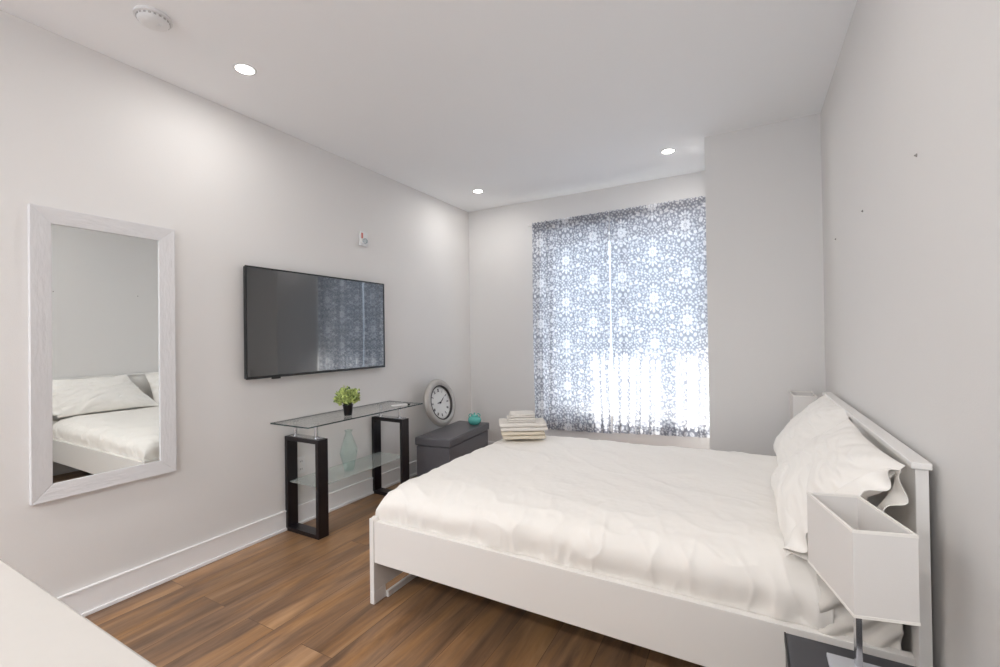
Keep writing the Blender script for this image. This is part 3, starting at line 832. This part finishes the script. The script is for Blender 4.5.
# duvet
def sm01(t): 
    t = max(0.0, min(1.0, t)); return t * t * (3 - 2 * t)
def duvet():
    nx, ny = 380, 300
    X0, X1, Y0, Y1 = -1.562, 0.200, 1.592, 3.050
    V = np.zeros((nx, ny, 3))
    for i in range(nx):
        a = i / (nx - 1)
        # denser towards foot edge
        tx = a * 1.95                              # arc length from the foot edge
        for j in range(ny):
            b = j / (ny - 1)
            half = 0.93
            ty = b * 2 * half if b < 0.5 else (1 - b) * 2 * half
            def edge(t, bulge):
                # t arc length from hem: returns inward offset and height 0..1 (superellipse roll-over)
                E_, R_ = (0.40, 0.24) if bulge > 0.024 else (0.30, 0.15)
                if t < E_:
                    ph = t / E_ * PI / 2
                    return (R_ * (1 - math.cos(ph) ** 0.85) - bulge * math.sin(min(PI, ph * 2.6)) , math.sin(ph) ** 0.62)
                return (R_ + (t - E_), 1.0)
            oxx, hx = edge(tx, 0.010)
            oyy, hy = edge(ty, 0.026)
            V[i, j, 0] = oxx; V[i, j, 1] = oyy
            V[i, j, 2] = hx * hy
    # normalise so that the middle meets
    ox_full = V[-1, ny // 2, 0]
    V[..., 0] = X0 + V[..., 0] * np.where(V[..., 0] > 0, (X1 - X0) / ox_full, 1)
    mid = V[nx // 2, ny // 2 - 1, 1]
    sc = ((Y1 - Y0) / 2) / mid
    left = Y0 + V[:, :ny // 2, 1] * np.where(V[:, :ny // 2, 1] > 0, sc, 1)
    right = Y1 - V[:, ny // 2:, 1] * np.where(V[:, ny // 2:, 1] > 0, sc, 1)
    V[:, :ny // 2, 1] = left; V[:, ny // 2:, 1] = right
    Z0 = 0.382
    for i in range(nx):
        for j in range(ny):
            x, y, h = V[i, j]
            crown = 0.178 + 0.012 * fbm(Vector((x * 1.6, y * 1.6, 3)), 2) + 0.018 * sm01((x + 1.5) / 1.5)
            z = Z0 + h * crown
            ty = min(y - Y0, Y1 - y)
            side = 1 - sm01((ty) / 0.45)
            foot = 1 - sm01((x - X0) / 0.4)
            near_hem = 1 - sm01(ty / 0.10)
            # vertical folds by the rail, slanted creases on the shoulder, broad soft waves on top
            f1 = noise.noise(Vector((x * 16 + 3 * noise.noise(Vector((x * 3, y * 2, 1))), z * 7, 5.1)))
            f2 = noise.noise(Vector((x * 7 + y * 9, y * 4 - x * 3, 9.7)))
            f3 = 1 - abs(noise.noise(Vector((x * 5.5 - y * 3.3, (y + x * .5) * 9, 2.2)))) * 2
            f4 = 1 - abs(noise.noise(Vector((x * 3 + 4, y * 5 + x * 2, 7.2)))) * 2
            f5 = 1 - abs(noise.noise(Vector((x * 9 + y * 4, z * 6 - x * 2, 6.6)))) * 2.5
            fin = 0.0012 * noise.noise(Vector((x * 40, y * 40, z * 30)))
            d_side = side * (0.018 * f1 * (1 - sm01((z - Z0) / 0.14)) + 0.010 * f2 + 0.009 * max(0, f3) ** 3 + 0.006 * max(0, f5) ** 3)
            d_foot = foot * (0.007 * noise.noise(Vector((y * 15, z * 6, 1.1))) + 0.004 * f2)
            d_top = (1 - side) * (0.003 * f2 + 0.003 * max(0, f4) ** 4)
            keep = sm01((z - Z0) / 0.02)
            V[i, j, 2] = z + (d_top + 0.45 * d_side + 0.4 * d_foot + fin) * keep
            sy = -1 if y < oy else 1
            V[i, j, 1] = y + sy * d_side * 1.1 * keep * (1 - h * 0.5)
            V[i, j, 0] = x - d_foot * keep
    # head end: soft rounded hem dropping down
    for k in range(1, 9):
        q = 1 - k / 9
        V[-k, :, 2] -= (0.028 * q ** 2) * np.clip((V[-k, :, 2] - Z0) / 0.05, 0, 1)
    Vf = V.copy(); Vf[..., 0] -= ox; Vf[..., 1] -= oy
    o = np_obj('duvet', Vf.reshape(-1, 3), grid_faces(nx, ny), M_linen, bed)
    md = o.modifiers.new('t', 'SOLIDIFY'); md.thickness = 0.014; md.offset = -1
    return V
DV = duvet()

# pillows
def pillow(label, loc, w, h, t, lean, rz, seed, sleeve=0, taper=0.0, shear=0.0):
    root = thing('pillow', label, 'pillow', loc, rz)
    n = 90
    def surf(sgn):
        V = np.zeros((n, n, 3))
        for i in range(n):
            a = -1 + 2 * i / (n - 1)
            for j in range(n):
                b = -1 + 2 * j / (n - 1)
                # pinch the sides so corners stick out
                px = a * (1 - 0.055 * (1 - b * b)) * (1 - taper * b) + shear * b ; py = b * (1 - 0.07 * (1 - a * a))
                e = max(0, (1 - abs(a) ** 2.6)) ** 0.62 * max(0, (1 - abs(b) ** 2.6)) ** 0.62
                rad = Vector((px * w * 8, py * h * 8, seed + sgn))
                wr = 0.10 * noise.noise(Vector((px * 3, py * 3, seed + 2 * sgn)))
                corner = (abs(a) * abs(b)) ** 1.5
                th = math.atan2(b, a)
                pl = 0.010 * math.sin(th * 22 + 3 * noise.noise(rad * 0.3)) * min(1, max(0, (math.hypot(a, b) - 0.55) * 1.4)) * min(1.0, e * 3)
                cr = 0.008 * (max(0.0, 1 - abs(noise.noise(Vector((px * 2.5 + seed, py * 4 + px * 2, sgn)))) * 5)) * e
                tt = t / 2 * e * (1 + wr) * (1.08 - 0.18 * b) + pl * 0.5 - cr
                V[i, j] = (px * w / 2, sgn * max(tt, 0.0) * 1.0, py * h / 2)
                V[i, j, 1] += 0.012 * noise.noise(Vector((px * 2, py * 2, seed + 9)))
        return V
    A = surf(-1); Bk = surf(1)
    V = np.concatenate([A.reshape(-1, 3), Bk.reshape(-1, 3)])
    F = np.concatenate([grid_faces(n, n), grid_faces(n, n, True) + n * n])
    # lean: local y is thickness (front = -y). Rotate so that width runs along world y and front faces -x
    Mx = Matrix.Rotation(-PI / 2, 4, 'Z') @ Matrix.Rotation(0, 4, 'X')
    Lm = Matrix.Rotation(lean, 4, 'Y') @ Mx
    V = np.array([list(Lm @ Vector(v)) for v in V])
    o = np_obj('pillow_body', V, F, M_linen, root)
    if sleeve:
        # open pillowcase end: rippling skirt beyond the near side of the pillow
        ns, nr = 28, 120
        S = []
        for i in range(ns):
            s = i / (ns - 1)
            for j in range(nr):
                q = 2 * PI * j / nr
                bb = math.cos(q)
                base_t = t * 0.26 * (1 - s * 0.75) if math.sin(q) < 0 else 0.055
                xx = w / 2 * (0.88 + 0.16 * s + shear * bb - taper * bb) + 0.012 * math.sin(q * 5 + seed) * s
                zz = bb * h / 2 * (0.86 + 0.07 * s) 
                yy = math.sin(q) * base_t + 0.014 * s * math.sin(bb * 9 + seed) + 0.010 * s * math.sin(bb * 17 + 2)
                S.append(list(Lm @ Vector((sleeve * xx, yy, zz))))
        S = np.array(S)
        f = grid_faces(ns, nr)
        wrap = np.array([[i * nr + nr - 1, (i + 1) * nr + nr - 1, (i + 1) * nr, i * nr] for i in range(ns - 1)])
        sl_ = np_obj('open_pillowcase_end', S, np.concatenate([f, wrap]), M_linen, root)
        md = sl_.modifiers.new('t', 'SOLIDIFY'); md.thickness = 0.002
    return root
pillow('plump white pillow leaning on the headboard at the far side of the bed', (0.255, 2.715, 0.745), 0.68, 0.44, 0.15, math.radians(36), 0.0, 3, taper=0.02)
pillow('plump white pillow nearest the camera, leaning on headboard behind lamp shade', (0.215, 1.925, 0.750), 0.76, 0.42, 0.15, math.radians(38), 0.0, 8, sleeve=1, taper=0.06, shear=0.20)

# ------------------------------------------------------------------ towels
def towel(label, base, rz, w, d, h, layers, m, seed, cxo=0, cyo=0):
    ca, sa = math.cos(rz), math.sin(rz)
    t = thing('folded_towel', label, 'towel', (base[0] + cxo * ca - cyo * sa, base[1] + cxo * sa + cyo * ca, base[2]), rz)
    bm = bmesh.new()
    lh = h / layers
    nx, na = 26, 28
    for L_ in range(layers):
        z0 = L_ * lh
        rows = []
        dd = d / 2 - 0.004 * (L_ % 2) 
        off = 0.003 * math.sin(L_ * 2.1 + seed)
        for i in range(nx):
            s = -1 + 2 * i / (nx - 1)
            endf = 1 - max(0, (abs(s) - 0.9) / 0.1) ** 2 * 0.35
            row = []
            for k in range(na):
                q = 2 * PI * k / na
                cy = math.copysign(abs(math.cos(q)) ** 0.28, math.cos(q)); cz = math.copysign(abs(math.sin(q)) ** 0.42, math.sin(q))
                y = cy * (dd - lh * 0.1) + off
                z = z0 + lh / 2 + cz * (lh / 2 * 1.03) * endf
                x = s * w / 2 + 0.004 * math.sin(L_ * 3 + seed)
                nn = noise.noise(Vector((x * 14 + seed, y * 14, z * 20 + L_)))
                top = z / h
                z2 = z + nn * 0.004 * top + 0.003 * top * noise.noise(Vector((x * 7, y * 7, seed)))
                row.append(bm.verts.new((x + nn * 0.003, y + nn * 0.004, max(0.0005, z2))))
            rows.append(row)
        for a, b in zip(rows, rows[1:]):
            for k in range(na): bm.faces.new((a[k], a[(k + 1) % na], b[(k + 1) % na], b[k]))
        bm.faces.new(rows[0][::-1]); bm.faces.new(rows[-1])
    o = obj('towel_cloth', bm, m, t, smooth=True)
    return t
TR = math.radians(31)
tb = (-1.355, 2.740, 0.578)
towel('large cream folded towel at the bottom of the towel stack on the bed', tb, TR, 0.285, 0.21, 0.052, 2, M_towel2, 1)
towel('large white folded towel second from bottom in the towel stack', (tb[0], tb[1], tb[2] + 0.0545), TR, 0.31, 0.22, 0.056, 2, M_towel, 2)
towel('small white folded towel under the topmost one of the stack', (tb[0], tb[1], tb[2] + 0.1125), TR, 0.185, 0.16, 0.026, 2, M_towel, 3, -0.01, -0.01)
towel('small white folded towel on the very top of the stack', (tb[0], tb[1], tb[2] + 0.1405), TR, 0.165, 0.14, 0.024, 2, M_towel, 4, -0.004, 0.0)

# ------------------------------------------------------------------ nightstands and lamps
def nightstand(label, x0, x1, y0, y1, zt):
    t = thing('nightstand', label, 'nightstand', ((x0 + x1) / 2, (y0 + y1) / 2, 0))
    a, b = (x1 - x0) / 2, (y1 - y0) / 2
    obj('top_board', B((-a + 0.003, a, -b, b, zt - 0.022, zt)), M_night, t, bevel=0.002)
    obj('edge_band', B((-a - 0.001, -a + 0.003, -b, b, zt - 0.022, zt + 0.001)), M_nightedge, t)
    obj('carcass', B((-a + 0.01, a, -b + 0.004, -b + 0.022, 0.14, zt - 0.022), (-a + 0.01, a, b - 0.022, b - 0.004, 0.14, zt - 0.022), (a - 0.012, a, -b + 0.022, b - 0.022, 0.14, zt - 0.022), (-a + 0.01, a - 0.012, -b + 0.022, b - 0.022, 0.14, 0.158)), M_night, t)
    dr = obj('drawer_front', B((-a, -a + 0.016, -b + 0.024, b - 0.024, 0.165, zt - 0.026)), M_night, t, bevel=0.0015)
    obj('drawer_handle', B((-a - 0.02, -a - 0.014, -0.06, 0.06, 0.285, 0.295), (-a - 0.014, -a, -0.05, -0.044, 0.287, 0.293), (-a - 0.014, -a, 0.044, 0.05, 0.287, 0.293)), M_chrome, dr)
    for sx in (-1, 1):
        for sy in (-1, 1):
            cx_, cy_ = sx * (a - 0.03) + (0.005 if sx < 0 else 0), sy * (b - 0.03)
            obj('leg', B((cx_ - 0.016, cx_ + 0.016, cy_ - 0.016, cy_ + 0.016, 0, 0.14)), M_nightedge, t, bevel=0.002)
    return t
NZ = 0.452
nightstand('dark grey nightstand beside the bed under the near table lamp', 0.072, 0.398, 0.96, 1.425, NZ)
nightstand('dark grey nightstand hidden behind the bed beside the boxed-out wall', 0.165, 0.398, 3.135, 3.445, NZ)

def table_lamp(label, loc, rz, zt, group=None):
    hz = zt - loc[2]
    t = thing('table_lamp', label, 'lamp', loc, rz, group)
    sx, sy, sh = 0.0585, 0.122, 0.186                    # half depth, half width of the box shade, height
    bp_ = obj('base_plate', B((-0.060, 0.050, -0.085, 0.020, 0, 0.012)), M_satin, t, bevel=0.002)
    bp_.rotation_euler = (0, 0, -rz)
    obj('stem', B((-0.0065, 0.0065, -0.0065, 0.0065, 0.012, hz - 0.175)), M_chrome, t, bevel=0.001)
    z0, z1 = hz - sh, hz
    th_ = 0.0022
    bm = B((-sx, -sx + th_, -sy, sy, z0, z1), (sx - th_, sx, -sy, sy, z0, z1), (-sx + th_, sx - th_, -sy, -sy + th_, z0, z1), (-sx + th_, sx - th_, sy - th_, sy, z0, z1))
    shd = obj('lamp_shade', bm, M_shade, t)
    e = 0.0042
    for (za, zb) in ((z0 - 0.001, z0 + 0.005), (z1 - 0.005, z1 + 0.001)):
        obj('shade_rim', B((-sx - 0.001, -sx + e, -sy - 0.001, sy + 0.001, za, zb), (sx - e, sx + 0.001, -sy - 0.001, sy + 0.001, za, zb), (-sx + e, sx - e, -sy - 0.001, -sy + e, za, zb), (-sx + e, sx - e, sy - e, sy + 0.001, za, zb)), M_linen, shd)
    bm = bmesh.new()
    for a, b in (((-sx + 0.003, 0, z0 + 0.012), (sx - 0.003, 0, z0 + 0.012)), ((0, -sy + 0.003, z0 + 0.013), (0, sy - 0.003, z0 + 0.013))):
        tube(bm, [a, b], 0.0012, 6)
    obj('shade_carrier', bm, M_plast, t, smooth=True)
    obj('socket', lathe([(0.014, hz - 0.175), (0.016, hz - 0.165), (0.016, hz - 0.132), (0.012, hz - 0.125)], 20), M_nightedge, t, auto=40)
    obj('bulb', lathe([(0.008, hz - 0.128), (0.011, hz - 0.120), (0.019, hz - 0.106), (0.0205, hz - 0.094), (0.016, hz - 0.080), (0.001, hz - 0.074)], 24), M_plast, t, smooth=True)
    return t
table_lamp('table lamp with white box shade on the near nightstand, lower right', (0.2165, 1.344, NZ + 0.001), math.radians(14), 0.830)
table_lamp('table lamp with white box shade mostly hidden behind the far pillow', (0.285, 3.300, NZ + 0.001), math.radians(0), 0.884)

# ------------------------------------------------------------------ kitchen counter in the foreground
ct2 = tag(obj('kitchen_worktop', B((-1.30, XR - 0.02, -0.42, 0.235, 0.890, 0.920)), M_quartz, bevel=0.003), 'white quartz worktop corner in the lower left foreground', 'worktop')
for k in range(2):
    x0 = -1.29 + k * 0.845
    cb_ = thing('kitchen_cabinet', 'white base cabinet under the worktop, out of view', 'cabinet', (x0 + 0.42, -0.1, 0), 0, 'cabinets under the worktop')
    obj('carcass', B((-0.418, 0.418, -0.28, 0.28, 0.10, 0.889), (-0.418, 0.418, -0.24, 0.25, 0, 0.10)), M_cab, cb_, bevel=0.002)
    for s in (0, 1):
        d_ = obj('door', B((-0.416 + s * 0.418, -0.003 + s * 0.418, -0.299, -0.281, 0.105, 0.885)), M_cab, cb_, bevel=0.002)
        obj('handle', B((-0.06 + s * 0.11, -0.05 + s * 0.11, -0.325, -0.315, 0.60, 0.76), (-0.06 + s * 0.11, -0.05 + s * 0.11, -0.315, -0.299, 0.61, 0.62), (-0.06 + s * 0.11, -0.05 + s * 0.11, -0.315, -0.299, 0.74, 0.75)), M_chrome, d_)
